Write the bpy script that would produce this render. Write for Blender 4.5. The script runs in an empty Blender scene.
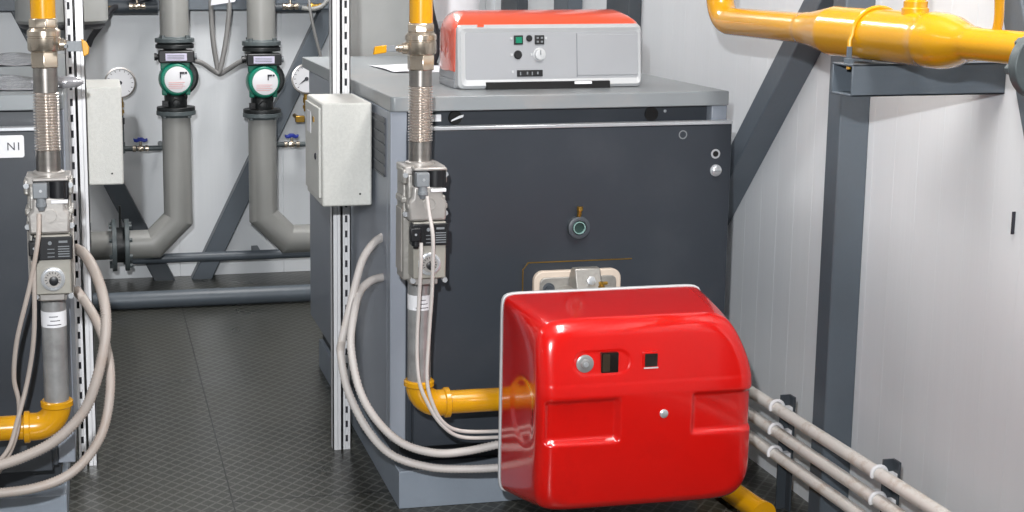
import bpy, bmesh, math, random
from mathutils import Vector, Matrix
random.seed(7)
SC = bpy.context.scene
COL = SC.collection
PI = math.pi

# ------------------------------------------------------------ camera, light, exposure
cam = bpy.data.cameras.new('camera'); co = bpy.data.objects.new('camera', cam); COL.objects.link(co)
cam.sensor_width = 36.0; cam.lens = 36.0 * 1430 / 1024
cam.shift_x = (512 - 370) / 1024; cam.shift_y = -(256 - 188.6) / 1024
co.location = (0, 0, 1.46)
co.rotation_euler = (math.radians(90 - 9.004), 0, math.radians(-10.869))
SC.camera = co
SC.view_settings.view_transform = 'Standard'; SC.view_settings.look = 'None'
SC.view_settings.gamma = 1; SC.view_settings.use_curve_mapping = False
SC.view_settings.exposure = -0.15
w = bpy.data.worlds.new('world'); SC.world = w; w.use_nodes = True
w.node_tree.nodes['Background'].inputs[0].default_value = (.9, .95, 1, 1)
w.node_tree.nodes['Background'].inputs[1].default_value = 0.15

def area(name, loc, rot, sx, sy, power, col=(1, 1, 1)):
    l = bpy.data.lights.new(name, 'AREA'); l.shape = 'RECTANGLE'; l.size = sx; l.size_y = sy
    l.energy = power; l.color = col
    o = bpy.data.objects.new(name, l); COL.objects.link(o); o.location = loc
    o.rotation_euler = tuple(math.radians(a) for a in rot); return o
area('ceiling_light', (1.25, 2.3, 2.47), (0, 0, 0), .3, 1.3, 44, (1, .97, .94))
area('ceiling_light', (0.75, 5.4, 2.47), (0, 0, 0), .3, 1.3, 50, (1, .98, .96))
area('ceiling_light', (-1.2, 3.6, 2.47), (0, 0, 0), .3, 1.3, 14, (1, .98, .95))
fl = bpy.data.lights.new('camera_flash', 'SPOT'); fl.energy = 560; fl.spot_size = math.radians(86); fl.spot_blend = 1.0
fl.shadow_soft_size = .03; fl.color = (.96, .98, 1)
flo = bpy.data.objects.new('camera_flash', fl); COL.objects.link(flo); flo.location = (-.15, 0, 1.80); flo.rotation_euler = (math.radians(90 - 11), 0, math.radians(-7))

# ------------------------------------------------------------ materials
def lin(c): 
    c /= 255.
    return c / 12.92 if c <= .04045 else ((c + .055) / 1.055) ** 2.4
def rgb(t): return (lin(t[0]), lin(t[1]), lin(t[2]), 1)
def nmat(name, col, rough=.5, metal=0., var=.06, nscale=6., bump=0., bscale=60., stretch=(1, 1, 1), coat=0., spec=.5, dirt=None, dirt_amt=.0, dscale=3.):
    m = bpy.data.materials.new(name); m.use_nodes = True
    nt = m.node_tree; N = nt.nodes; L = nt.links; b = N['Principled BSDF']
    b.inputs['Roughness'].default_value = rough; b.inputs['Metallic'].default_value = metal
    b.inputs['Coat Weight'].default_value = coat; b.inputs['Coat Roughness'].default_value = .06
    b.inputs['Specular IOR Level'].default_value = spec
    tc = N.new('ShaderNodeTexCoord'); mp = N.new('ShaderNodeMapping'); mp.inputs['Scale'].default_value = stretch
    L.new(tc.outputs['Object'], mp.inputs['Vector'])
    nz = N.new('ShaderNodeTexNoise'); nz.inputs['Scale'].default_value = nscale; nz.inputs['Detail'].default_value = 5
    L.new(mp.outputs[0], nz.inputs['Vector'])
    rp = N.new('ShaderNodeValToRGB'); c = rgb(col)
    rp.color_ramp.elements[0].position = .3; rp.color_ramp.elements[1].position = .7
    rp.color_ramp.elements[0].color = tuple(max(0, v * (1 - var)) for v in c[:3]) + (1,)
    rp.color_ramp.elements[1].color = tuple(min(1, v * (1 + var)) for v in c[:3]) + (1,)
    L.new(nz.outputs['Fac'], rp.inputs['Fac']); out = rp.outputs['Color']
    if dirt:
        n2 = N.new('ShaderNodeTexNoise'); n2.inputs['Scale'].default_value = dscale; n2.inputs['Detail'].default_value = 8; n2.inputs['Roughness'].default_value = .7
        L.new(tc.outputs['Object'], n2.inputs['Vector'])
        r2 = N.new('ShaderNodeValToRGB'); r2.color_ramp.elements[0].position = .52; r2.color_ramp.elements[1].position = .75
        r2.color_ramp.elements[1].color = (dirt_amt,) * 3 + (1,)
        L.new(n2.outputs['Fac'], r2.inputs['Fac'])
        mx = N.new('ShaderNodeMixRGB'); mx.inputs[2].default_value = rgb(dirt)
        L.new(r2.outputs[0], mx.inputs[0]); L.new(out, mx.inputs[1]); out = mx.outputs[0]
    L.new(out, b.inputs['Base Color'])
    if bump:
        n3 = N.new('ShaderNodeTexNoise'); n3.inputs['Scale'].default_value = bscale; n3.inputs['Detail'].default_value = 4
        L.new(mp.outputs[0], n3.inputs['Vector'])
        bp = N.new('ShaderNodeBump'); bp.inputs['Strength'].default_value = bump; bp.inputs['Distance'].default_value = .01
        L.new(n3.outputs['Fac'], bp.inputs['Height']); L.new(bp.outputs[0], b.inputs['Normal'])
    return m

M = dict(
    wall=nmat('white_panel', (222, 225, 228), .36, var=.02, nscale=2, stretch=(5, 5, .2), bump=.05, bscale=14),
    ceil=nmat('ceiling_panel', (225, 226, 228), .6, var=.02),
    steel=nmat('painted_steel', (88, 96, 104), .42, var=.08, bump=.05, dirt=(70, 66, 60), dirt_amt=.25),
    dsteel=nmat('dark_steel', (62, 68, 74), .45, var=.08, bump=.05),
    bdark=nmat('anthracite_enamel', (48, 53, 60), .4, var=.10, nscale=3, dirt=(84, 84, 86), dirt_amt=.18),
    bbase=nmat('dark_base', (36, 40, 46), .5),
    case=nmat('grey_casing', (136, 142, 152), .38, var=.03),
    slab=nmat('top_slab', (132, 137, 140), .34, var=.03, dirt=(165, 150, 140), dirt_amt=.5, dscale=1.5),
    plinth=nmat('plinth_grey', (134, 143, 154), .45, var=.05, bump=.1, dirt=(90, 92, 96), dirt_amt=.4),
    silver=nmat('bright_trim', (205, 208, 212), .28, .6, var=.03),
    red=nmat('red_gloss', (198, 12, 6), .2, var=.05, nscale=4, coat=.6, dirt=(165, 8, 6), dirt_amt=.35, dscale=7),
    grey_rim=nmat('rim_grey', (198, 200, 202), .45),
    cream=nmat('cream_gasket', (205, 190, 175), .55),
    alu=nmat('cast_aluminium', (164, 161, 156), .42, .55, var=.08, nscale=30, bump=.15, bscale=90),
    alu2=nmat('cast_aluminium_pale', (172, 168, 164), .4, .5, var=.07, nscale=30, bump=.05, bscale=90),
    beige=nmat('beige_housing', (150, 147, 139), .45, .2, var=.04, bump=.06),
    nickel=nmat('nickel_plate', (205, 192, 175), .24, .9, var=.06, nscale=25),
    steelb=nmat('brushed_steel', (170, 165, 160), .28, .95, var=.1, nscale=12, stretch=(1, 1, 8)),
    bellow=nmat('bellows_steel', (205, 196, 188), .22, .75, var=.06),
    galv=nmat('galvanised', (168, 168, 168), .34, .5, var=.16, nscale=28, dirt=(110, 105, 100), dirt_amt=.4, dscale=12),
    strut=nmat('strut_zinc', (228, 228, 230), .35, .1, var=.04),
    yellow=nmat('yellow_paint', (206, 148, 14), .24, var=.05, coat=.5, dirt=(200, 125, 10), dirt_amt=.3, dscale=9),
    brass=nmat('brass', (190, 150, 70), .3, .9),
    black=nmat('black_plastic', (22, 23, 26), .38),
    dgrey=nmat('grey_plastic', (120, 124, 128), .5),
    white=nmat('white_label', (225, 225, 228), .5, var=.02),
    lilac=nmat('lilac_label', (205, 200, 222), .5, var=.02),
    ink=nmat('ink', (50, 50, 58), .6),
    redink=nmat('pale_red_ink', (225, 150, 150), .6),
    pipe=nmat('pipe_grey', (146, 146, 143), .4, var=.03, bump=.03, dirt=(150, 148, 142), dirt_amt=.3),
    flange=nmat('flange_grey', (84, 92, 94), .42, var=.1, bump=.1),
    cast=nmat('black_cast', (28, 31, 32), .45, var=.1, bump=.15),
    green=nmat('pump_green', (0, 122, 98), .35, var=.05),
    blue=nmat('blue_handle', (30, 50, 150), .35),
    conduit=nmat('pvc_conduit', (198, 190, 186), .45, var=.04, dirt=(165, 140, 115), dirt_amt=.6, dscale=14),
    hose=nmat('pale_hose', (196, 190, 186), .5, var=.03, dirt=(180, 165, 150), dirt_amt=.35, dscale=10),
    hose2=nmat('stained_hose', (168, 158, 151), .5, var=.03, dirt=(165, 140, 120), dirt_amt=.5, dscale=10),
    cable=nmat('grey_cable', (128, 127, 126), .5),
    bcable=nmat('black_cable', (40, 40, 44), .4),
    box=nmat('box_enamel', (205, 205, 200), .5, var=.05, nscale=160, bump=.12, bscale=300),
    ctrl=nmat('control_grey', (155, 157, 161), .42, var=.02),
    bezel=nmat('bezel_grey', (186, 188, 190), .38, var=.02),
    orange=nmat('orange_hood', (232, 84, 50), .3, var=.03, coat=1.0),
    btn=nmat('green_button', (0, 120, 90), .3),
    paper=nmat('paper', (220, 220, 226), .5, var=.05),
    film=nmat('plastic_film', (176, 176, 180), .15, .55, var=.3, nscale=20, bump=.6, bscale=30),
    vent=nmat('vent_dark', (74, 76, 82), .5, var=.12, nscale=240),
    glass=nmat('sight_glass', (150, 185, 180), .06, .2),
    dglass=nmat('dark_glass', (26, 22, 20), .08, coat=.6),
    tank=nmat('tank_grey', (165, 166, 164), .4),
    gglass=nmat('green_glass', (40, 62, 58), .08, coat=.6),
    bglass=nmat('brown_glass', (58, 48, 38), .1, coat=.5),
    hole=nmat('hole_black', (8, 8, 9), .8),
)
M['wcon'] = nmat('white_conduit', (214, 210, 204), .4, var=.03, dirt=(160, 130, 100), dirt_amt=.7, dscale=18)

def floor_material():
    m = bpy.data.materials.new('chequer_plate'); m.use_nodes = True
    nt = m.node_tree; N = nt.nodes; L = nt.links; b = N['Principled BSDF']
    geo = N.new('ShaderNodeNewGeometry'); sep = N.new('ShaderNodeSeparateXYZ'); L.new(geo.outputs['Position'], sep.inputs[0])
    def math_(op, a, c=None, d=None):
        n = N.new('ShaderNodeMath'); n.operation = op
        for i, v in enumerate((a, c, d)):
            if v is None: continue
            if isinstance(v, (int, float)): n.inputs[i].default_value = v
            else: L.new(v, n.inputs[i])
        return n.outputs[0]
    X, Y = sep.outputs[0], sep.outputs[1]
    def lines(ax, ay, pitch, wdt):
        s = math_('ADD', math_('MULTIPLY', X, ax), math_('MULTIPLY', Y, ay))
        p = math_('PINGPONG', s, pitch / 2)
        return math_('LESS_THAN', p, wdt)
    l = math_('MAXIMUM', lines(.76, .65, .034, .0028), lines(.76, -.65, .034, .0028))
    def seam(c, v, wdt): return math_('LESS_THAN', math_('ABSOLUTE', math_('SUBTRACT', c, v)), wdt)
    right = math_('GREATER_THAN', X, .335)
    sm = math_('MAXIMUM', seam(X, .335, .0022), math_('MULTIPLY', seam(Y, 3.735, .003), right))
    nz = N.new('ShaderNodeTexNoise'); nz.inputs['Scale'].default_value = 2.5; nz.inputs['Detail'].default_value = 7
    L.new(geo.outputs['Position'], nz.inputs['Vector'])
    rp = N.new('ShaderNodeValToRGB'); rp.color_ramp.elements[0].position = .35; rp.color_ramp.elements[1].position = .7
    rp.color_ramp.elements[0].color = rgb((48, 49, 44)); rp.color_ramp.elements[1].color = rgb((62, 62, 56))
    L.new(nz.outputs['Fac'], rp.inputs[0])
    mx = N.new('ShaderNodeMixRGB'); mx.inputs[2].default_value = rgb((112, 112, 108)); L.new(rp.outputs[0], mx.inputs[1])
    L.new(math_('MULTIPLY', l, .55), mx.inputs[0])
    m2 = N.new('ShaderNodeMixRGB'); m2.inputs[2].default_value = rgb((25, 25, 25)); L.new(mx.outputs[0], m2.inputs[1]); L.new(sm, m2.inputs[0])
    L.new(m2.outputs[0], b.inputs['Base Color'])
    b.inputs['Metallic'].default_value = .15
    rr = math_('MULTIPLY_ADD', nz.outputs['Fac'], .24, .19); L.new(rr, b.inputs['Roughness'])
    bp = N.new('ShaderNodeBump'); bp.inputs['Strength'].default_value = .6; bp.inputs['Distance'].default_value = .0018
    h = math_('SUBTRACT', l, math_('MULTIPLY', sm, 2.0)); L.new(h, bp.inputs['Height']); L.new(bp.outputs[0], b.inputs['Normal'])
    return m
M['floor'] = floor_material()

# ------------------------------------------------------------ mesh helpers
class MB:
    def __init__(s): s.v = []; s.f = []
    def add(s, vs, fs):
        n = len(s.v); s.v += [tuple(v) for v in vs]; s.f += [tuple(i + n for i in f) for f in fs]; return s
    def box(s, x0, x1, y0, y1, z0, z1):
        if x0 > x1: x0, x1 = x1, x0
        vs = [(x, y, z) for x in (x0, x1) for y in (y0, y1) for z in (z0, z1)]
        return s.add(vs, [(0, 1, 3, 2), (4, 6, 7, 5), (0, 4, 5, 1), (2, 3, 7, 6), (0, 2, 6, 4), (1, 5, 7, 3)])
    def lathe(s, c, d, prof, n=28, cap=True, sq=None, rot=0.):
        # prof: (distance along d, radius); centre c
        c = Vector(c); d = Vector(d).normalized()
        a = d.orthogonal().normalized() if abs(d.z) < .99 else Vector((1, 0, 0)); b = d.cross(a)
        vs = []; fs = []
        for t, r in prof:
            for i in range(n):
                an = 2 * PI * i / n + rot
                vs.append(c + d * t + a * (r * math.cos(an)) + b * (r * math.sin(an)))
        k = len(prof)
        for j in range(k - 1):
            for i in range(n):
                i2 = (i + 1) % n
                fs.append((j * n + i, j * n + i2, (j + 1) * n + i2, (j + 1) * n + i))
        if cap:
            fs.append(tuple(range(n - 1, -1, -1))); fs.append(tuple((k - 1) * n + i for i in range(n)))
        return s.add(vs, fs)
    def cyl(s, p0, p1, r, n=24, r2=None, rot=0.):
        p0 = Vector(p0); p1 = Vector(p1); return s.lathe(p0, p1 - p0, [(0, r), ((p1 - p0).length, r if r2 is None else r2)], n, rot=rot)
    def tube(s, pts, r, n=14, smooth=8, rfun=None):
        P = [Vector(p) for p in pts]
        P = [p for i, p in enumerate(P) if i == 0 or (p - P[i - 1]).length > 1e-6]
        if smooth:
            Q = [P[0] * 2 - P[1]] + P + [P[-1] * 2 - P[-2]]; out = []
            for i in range(1, len(Q) - 2):
                for k in range(smooth):
                    t = k / smooth; a, b, c, d = Q[i - 1:i + 3]
                    out.append(.5 * ((2 * b) + (c - a) * t + (2 * a - 5 * b + 4 * c - d) * t * t + (3 * b - a - 3 * c + d) * t ** 3))
            P = out + [P[-1]]
        T = [(P[min(i + 1, len(P) - 1)] - P[max(i - 1, 0)]).normalized() for i in range(len(P))]
        nrm = T[0].orthogonal().normalized(); vs = []; fs = []
        for i, p in enumerate(P):
            nrm = (nrm - T[i] * nrm.dot(T[i])).normalized(); bn = T[i].cross(nrm)
            rr = rfun(i) * r if rfun else r
            for k in range(n):
                an = 2 * PI * k / n; vs.append(p + nrm * (rr * math.cos(an)) + bn * (rr * math.sin(an)))
        m = len(P)
        for j in range(m - 1):
            for i in range(n):
                i2 = (i + 1) % n; fs.append((j * n + i, j * n + i2, (j + 1) * n + i2, (j + 1) * n + i))
        fs.append(tuple(range(n - 1, -1, -1))); fs.append(tuple((m - 1) * n + i for i in range(n)))
        return s.add(vs, fs)
    def prism(s, poly, axis, a, b):
        # poly of 2D points in the plane normal to axis, extruded a..b
        def p3(q, t): return {'x': (t, q[0], q[1]), 'y': (q[0], t, q[1]), 'z': (q[0], q[1], t)}[axis]
        n = len(poly); vs = [p3(q, a) for q in poly] + [p3(q, b) for q in poly]
        fs = [tuple(range(n)), tuple(range(2 * n - 1, n - 1, -1))] + [(i, i + n, (i + 1) % n + n, (i + 1) % n) for i in range(n)]
        return s.add(vs, fs)
    def loft(s, secs):
        n = len(secs[0]); vs = [p for q in secs for p in q]; fs = []
        for j in range(len(secs) - 1):
            for i in range(n):
                i2 = (i + 1) % n; fs.append((j * n + i, j * n + i2, (j + 1) * n + i2, (j + 1) * n + i))
        fs.append(tuple(range(n - 1, -1, -1))); k = len(secs) - 1; fs.append(tuple(k * n + i for i in range(n)))
        return s.add(vs, fs)
    def xf(s, fn): s.v = [tuple(fn(Vector(v))) for v in s.v]; return s
    def build(s, name, mat, parent=None, bevel=0., bseg=2, ang=35, kind=None):
        me = bpy.data.meshes.new(name)
        off = WORG.get(parent.name, Vector()) if parent else Vector()
        me.from_pydata([tuple(Vector(v) - off) for v in s.v], [], s.f)
        bm = bmesh.new(); bm.from_mesh(me)
        bmesh.ops.recalc_face_normals(bm, faces=bm.faces)
        ca = math.radians(ang)
        for f in bm.faces: f.smooth = True
        for e in bm.edges:
            if len(e.link_faces) == 2 and e.calc_face_angle(0) > ca: e.smooth = False
        bm.to_mesh(me); bm.free()
        me.materials.append(mat)
        o = bpy.data.objects.new(name, me); COL.objects.link(o)
        if parent: o.parent = parent
        WORG[o.name] = off.copy() if parent else Vector()
        if bevel:
            md = o.modifiers.new('bevel', 'BEVEL'); md.width = bevel; md.segments = bseg; md.limit_method = 'ANGLE'; md.angle_limit = math.radians(40)
            md.harden_normals = False
        if kind: o['kind'] = kind
        return o
WORG = {}
def rrect(x0, x1, z0, z1, r, n=6):
    pts = []
    for cx, cz, a0 in ((x1 - r, z1 - r, 0), (x0 + r, z1 - r, 90), (x0 + r, z0 + r, 180), (x1 - r, z0 + r, 270)):
        for k in range(n + 1):
            a = math.radians(a0 + 90 * k / n); pts.append((cx + r * math.cos(a), cz + r * math.sin(a)))
    return pts
def thing(name, label, cat, loc, group=None):
    o = bpy.data.objects.new(name, None); COL.objects.link(o); o.location = loc; o.empty_display_size = .05
    WORG[o.name] = Vector(loc); o['label'] = label; o['category'] = cat
    if group: o['group'] = group
    return o
def tag(o, label, cat, group=None, kind=None):
    o['label'] = label; o['category'] = cat
    if group: o['group'] = group
    if kind: o['kind'] = kind
    return o
def struct(o): o['kind'] = 'structure'; return o
def dup(root, delta, label):
    r = root.copy(); COL.objects.link(r); r.location = root.location + Vector(delta); r['label'] = label
    for ch in root.children:
        c = ch.copy(); COL.objects.link(c); c.parent = r
        for g in ch.children:
            d = g.copy(); COL.objects.link(d); d.parent = c
    return r
def text_mesh(name, s, size, mat, parent, loc, rot=(90, 0, 0), thick=.0006):
    cu = bpy.data.curves.new(name, 'FONT'); cu.body = s; cu.size = size; cu.extrude = thick; cu.align_x = 'CENTER'; cu.align_y = 'CENTER'
    t = bpy.data.objects.new('tmp', cu); COL.objects.link(t); bpy.context.view_layer.update()
    me = bpy.data.meshes.new_from_object(t); bpy.data.objects.remove(t)
    off = WORG.get(parent.name, Vector()) if parent else Vector()
    mx = Matrix.Translation(Vector(loc) - off) @ Matrix.Rotation(math.radians(rot[2]), 4, 'Z') @ Matrix.Rotation(math.radians(rot[0]), 4, 'X')
    me.transform(mx); me.materials.clear(); me.materials.append(mat); me.name = name
    o = bpy.data.objects.new(name, me); COL.objects.link(o)
    if parent: o.parent = parent; WORG[o.name] = off
    return o

# ------------------------------------------------------------ room
RX, BY = 1.88, 6.63
struct(MB().box(-2.4, RX, -1.5, BY, -.05, 0).build('floor', M['floor']))
struct(MB().box(-2.4, RX + .6, -1.5, BY, 2.5, 2.55).build('ceiling', M['ceil']))
def panelled(name, axis, c0, c1, a0, a1, pitch, t, ph=0.):
    # sandwich panels with narrow joints between them
    mb = MB(); a = a0
    edges = [a0]; k = a0 + ph if ph else a0 + pitch
    while k < a1 - .05: edges.append(k); k += pitch
    edges.append(a1)
    for e0, e1 in zip(edges[:-1], edges[1:]):
        if axis == 'x': mb.box(c0, c1, e0 + .0015, e1 - .0015, 0, 2.5)
        else: mb.box(e0 + .0015, e1 - .0015, c0, c1, 0, 2.5)
    if axis == 'x': mb.box(c0 + .004 * t, c1 + .002 * t, a0, a1, 0, 2.5)
    else: mb.box(a0, a1, c0 + .004 * t, c1 + .002 * t, 0, 2.5)
    return struct(mb.build(name, M['wall'], bevel=.0015))
panelled('wall_back', 'y', BY, BY + .08, -2.4, RX + .6, .49, 1, ph=.314)
# the right wall: narrow-ribbed panels
mb = MB(); y = -1.5
while y < BY - .01:
    y1 = min(y + .098, BY); mb.box(RX, RX + .08, y + .0004, y1 - .0004, 0, 2.5); y = y1
mb.box(RX + .0004, RX + .082, -1.5, BY, 0, 2.5)
struct(mb.build('wall_right', M['wall']))
panelled('wall_left', 'x', -2.48, -2.4, -1.5, BY, 1.0, -1)
struct(MB().box(-2.4, RX, -1.58, -1.5, 0, 2.5).build('wall_rear', M['wall']))

# slot in the white wall panel
tag(MB().box(1.872, 1.8795, 2.635, 2.637, .897, .945).build('cable_slot', M['ink']), 'short thin dark vertical slit in the white right wall panel', 'slot')

# steel frame of the container
def strut_bar(name, p0, p1, wdt, x0, x1, label, kind='y', mat='steel'):
    # flat box bar lying against a wall; p in the wall plane, x0..x1 its depth
    (a0, z0), (a1, z1) = p0, p1; d = Vector((a1 - a0, z1 - z0)).normalized(); nn = Vector((-d.y, d.x)) * wdt / 2
    poly = [(a0 + nn.x, z0 + nn.y), (a1 + nn.x, z1 + nn.y), (a1 - nn.x, z1 - nn.y), (a0 - nn.x, z0 - nn.y)]
    o = MB().prism(poly, 'x' if kind == 'y' else 'y', x0, x1).build(name, M[mat], bevel=.004)
    return tag(o, label, 'beam')
G = 'right wall'
tag(MB().box(1.80, RX, 3.228, 3.292, 0, 2.5).build('steel_post', M['steel'], bevel=.004), 'upright grey steel post on the right wall behind the yellow pipe bracket', 'post')
strut_bar('diagonal_brace', (3.29, 1.482), (4.48, .197), .066, 1.80, RX, 'wide grey diagonal brace rising to the right beside the large boiler')
strut_bar('diagonal_brace', (3.02, 2.46), (2.06, .06), .066, 1.80, RX, 'grey diagonal brace at the right picture edge behind the yellow pipe')
# beams on the back wall
tag(MB().box(-2.4, 1.27, 6.53, BY, 1.245, 1.40).build('steel_beam', M['steel'], bevel=.004), 'horizontal grey steel beam across the back wall above the pumps', 'beam')
strut_bar('diagonal_brace', (-.35, 1.32), (.305, -.035), .085, 6.55, BY, 'grey diagonal brace on the back wall seen under the left junction box', 'x', 'dsteel')
strut_bar('diagonal_brace', (1.105, 1.31), (.443, -.035), .085, 6.55, BY, 'grey diagonal brace on the back wall crossing behind the right pump', 'x', 'steel')
tag(MB().box(1.83, RX, 6.10, 6.36, 0, 2.5).build('steel_post', M['dsteel'], bevel=.004), 'dark upright post at the back right corner above the middle of the orange hood', 'post')
tag(MB().box(RX - .06, RX, 5.38, 5.56, 0, 2.5).build('steel_post', M['steel'], bevel=.004), 'grey upright post on the right wall between the two dark posts above the orange hood', 'post')
tag(MB().box(RX - .05, RX, 4.76, 4.98, 0, 2.5).build('steel_post', M['dsteel'], bevel=.004), 'dark upright post on the right wall behind the right end of the orange hood', 'post')
FB = thing('flue_box', 'plain grey sheet metal flue box rising behind the large boiler', 'flue', (1.09, 5.53, 0))
MB().box(.91, 1.285, 5.24, 5.60, 0, 2.3).build('box_body', M['tank'], FB, bevel=.004)
MB().box(.904, 1.291, 5.234, 5.606, 1.62, 1.66).build('seam_collar', M['tank'], FB, bevel=.004)

# ------------------------------------------------------------ boilers
def boiler(name, xo, s, label, dz=0.):
    R = thing(name, label, 'boiler', (xo + s * .465, 4.4, 0))
    X = lambda u: xo + s * u
    Z = lambda z: z + dz
    MB().box(X(0), X(.93), 3.64, 5.03, .19, Z(1.078)).box(X(0), X(.044), 3.60, 3.64, .19, Z(1.078)).box(X(.885), X(.93), 3.60, 3.64, Z(1.03), Z(1.078)).build('casing', M['case'], R, bevel=.003)
    MB().box(X(.044), X(.885), 3.632, 3.64, Z(1.025), Z(1.077)).box(X(.044), X(.928), 3.592, 3.64, .19, Z(1.028)).build('front_frame', M['bdark'], R)
    pl = MB().prism([(X(.008), 3.592), (X(.93), 3.592), (X(.93), 5.20), (X(0), 5.20), (X(0), 3.60)], 'z', Z(1.078), Z(1.117))
    pl.build('top_slab', M['slab'], R, bevel=.003)
    cv = MB().box(X(.056), X(.93), 3.566, 3.591, .183, Z(1.031)).build('front_cover', M['bdark'], R, bevel=.003)
    MB().box(X(.056), X(.93), 3.562, 3.593, Z(1.031), Z(1.040)).build('cover_trim', M['silver'], cv, bevel=.0015)
    MB().box(X(.04), X(.90), 3.67, 5.0, .10, .19).build('base', M['bbase'], R)
    MB().box(X(.026), X(.90), 3.60, 5.0, 0, .105).build('plinth', M['plinth'], R, bevel=.002)
    return R, X, cv
B2, X2, cv2 = boiler('boiler', .745, 1, 'large grey boiler with anthracite front behind the red burner')
B1, X1, cv1 = boiler('boiler', -.079, -1, 'partly seen boiler at the left edge marked N1', .022)
# vent grille on the visible side of the large boiler
g = MB().box(.741, .745, 3.655, 4.0, .90, 1.055).build('vent_grille', M['vent'], B2)
mb = MB()
for k in range(6): mb.box(.7385, .742, 3.655, 4.0, .90 + k * .0275, .905 + k * .0275)
mb.build('vent_slat', M['dsteel'], g)
# details on the front of the large boiler
MB().lathe((1.470, 3.628, 1.055), (0, 1, 0), [(0, .019), (.004, .019)], 24).build('cable_grommet', M['hole'], B2)
MB().lathe((1.51, 3.63, 1.062), (0, 1, 0), [(0, .002), (.003, .006)], 8).build('screw', M['silver'], B2)
o = MB().lathe((.925, 3.626, 1.056), (0, 1, 0), [(0, .017), (.006, .019)], 24).build('cable_grommet', M['hole'], B2)
MB().prism([(.912, 1.047), (.944, 1.058), (.946, 1.064), (.935, 1.062), (.914, 1.051)], 'y', 3.622, 3.627).build('white_wire_end', M['white'], B2)
MB().box(.845, .885, 3.622, 3.632, 1.048, 1.066).build('white_tab', M['white'], B2)
o = MB().lathe((1.246, 3.566, .765), (0, -1, 0), [(0, .030), (.016, .030), (.018, .026), (.018, .020), (.006, .018)], 28, cap=False).build('sight_port', M['dsteel'], B2)
MB().lathe((1.246, 3.566, .765), (0, -1, 0), [(0, .021), (.009, .020)], 24).build('glass', M['gglass'], o)
MB().lathe((1.246, 3.556, .765), (0, -1, 0), [(0, .0165), (.008, .0165), (.008, .0145), (0, .0145)], 28, cap=False).build('inner_ring', M['glass'], o)
MB().cyl((1.246, 3.556, .792), (1.246, 3.55, .815), .006, 12).cyl((1.246, 3.55, .812), (1.246, 3.55, .822), .008, 12).build('brass_nipple', M['brass'], o)
o = MB().lathe((1.632, 3.566, .906), (0, -1, 0), [(0, .016), (.003, .016), (.004, .012), (.010, .012), (.012, .009)], 6 * 3).build('cap_bolt', M['silver'], cv2)
MB().box(1.624, 1.640, 3.552, 3.5545, .905, .907).build('bolt_slot', M['dgrey'], o)
o = MB().lathe((1.630, 3.567, .951), (0, -1, 0), [(0, .013), (.002, .013), (.002, .008), (-.002, .008)], 20, cap=False).build('hole_rim', M['silver'], cv2)
MB().lathe((1.630, 3.566, .951), (0, -1, 0), [(0, .0085), (.0008, .0085)], 20).build('hole', M['hole'], o)
MB().lathe((1.535, 3.566, 1.005), (0, -1, 0), [(0, .012), (.0008, .012), (.0008, .009), (0, .009)], 20, cap=False).build('ring_mark', M['dgrey'], cv2)
MB().lathe((.998, 3.67, .150), (0, -1, 0), [(0, .013), (.002, .013)], 20).build('base_hole', M['hole'], B2)
MB().prism(rrect(1.098, 1.40, .36, .672, .004), 'y', 3.5635, 3.566).build('burner_plate', M['bdark'], B2)
mb = MB().box(1.11, 1.40, 3.5625, 3.5655, .672, .6745).box(1.0955, 1.098, 3.5625, 3.5655, .36, .655)
mb.prism([(1.0955, .655), (1.098, .655), (1.112, .672), (1.11, .6745)], 'y', 3.5625, 3.5655).build('plate_edge', M['brass'], B2)
# label plate on the left boiler
lp = MB().prism(rrect(-.31, -.176, .988, 1.043, .006), 'y', 3.562, 3.566).build('name_plate', M['white'], cv1, bevel=.0008)
text_mesh('lettering', 'N1', .028, M['ink'], lp, (-.200, 3.5615, 1.015))

# ------------------------------------------------------------ control panel on the boiler
C = thing('control_panel', 'boiler control panel with orange hood and grey front on top of the large boiler', 'control panel', (1.23, 3.88, 1.117))
def sec(y, x0, x1, z0, z1, r): return [(x, y, z) for x, z in rrect(x0, x1, z0, z1, r, 6)]
secs = [sec(3.795, .964, 1.493, 1.12, 1.287, .012), sec(3.81, .960, 1.498, 1.12, 1.304, .03), sec(3.84, .958, 1.50, 1.12, 1.318, .05),
        sec(3.89, .958, 1.50, 1.12, 1.327, .055), sec(3.94, .960, 1.50, 1.12, 1.327, .055), sec(3.965, .963, 1.497, 1.12, 1.31, .05), sec(3.98, .968, 1.49, 1.12, 1.27, .04)]
hood = MB().loft(secs)
for i, (x, y, z) in enumerate(hood.v):
    if z < 1.16: hood.v[i] = (x, y, 1.163 + (z - 1.12) * .05)
hood.build('hood', M['orange'], C)
MB().box(.964, 1.496, 3.80, 3.975, 1.140, 1.166).box(.964, 1.03, 3.80, 3.975, 1.117, 1.141).box(1.42, 1.494, 3.80, 3.975, 1.117, 1.141).build('base', M['ctrl'], C, bevel=.004)
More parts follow.
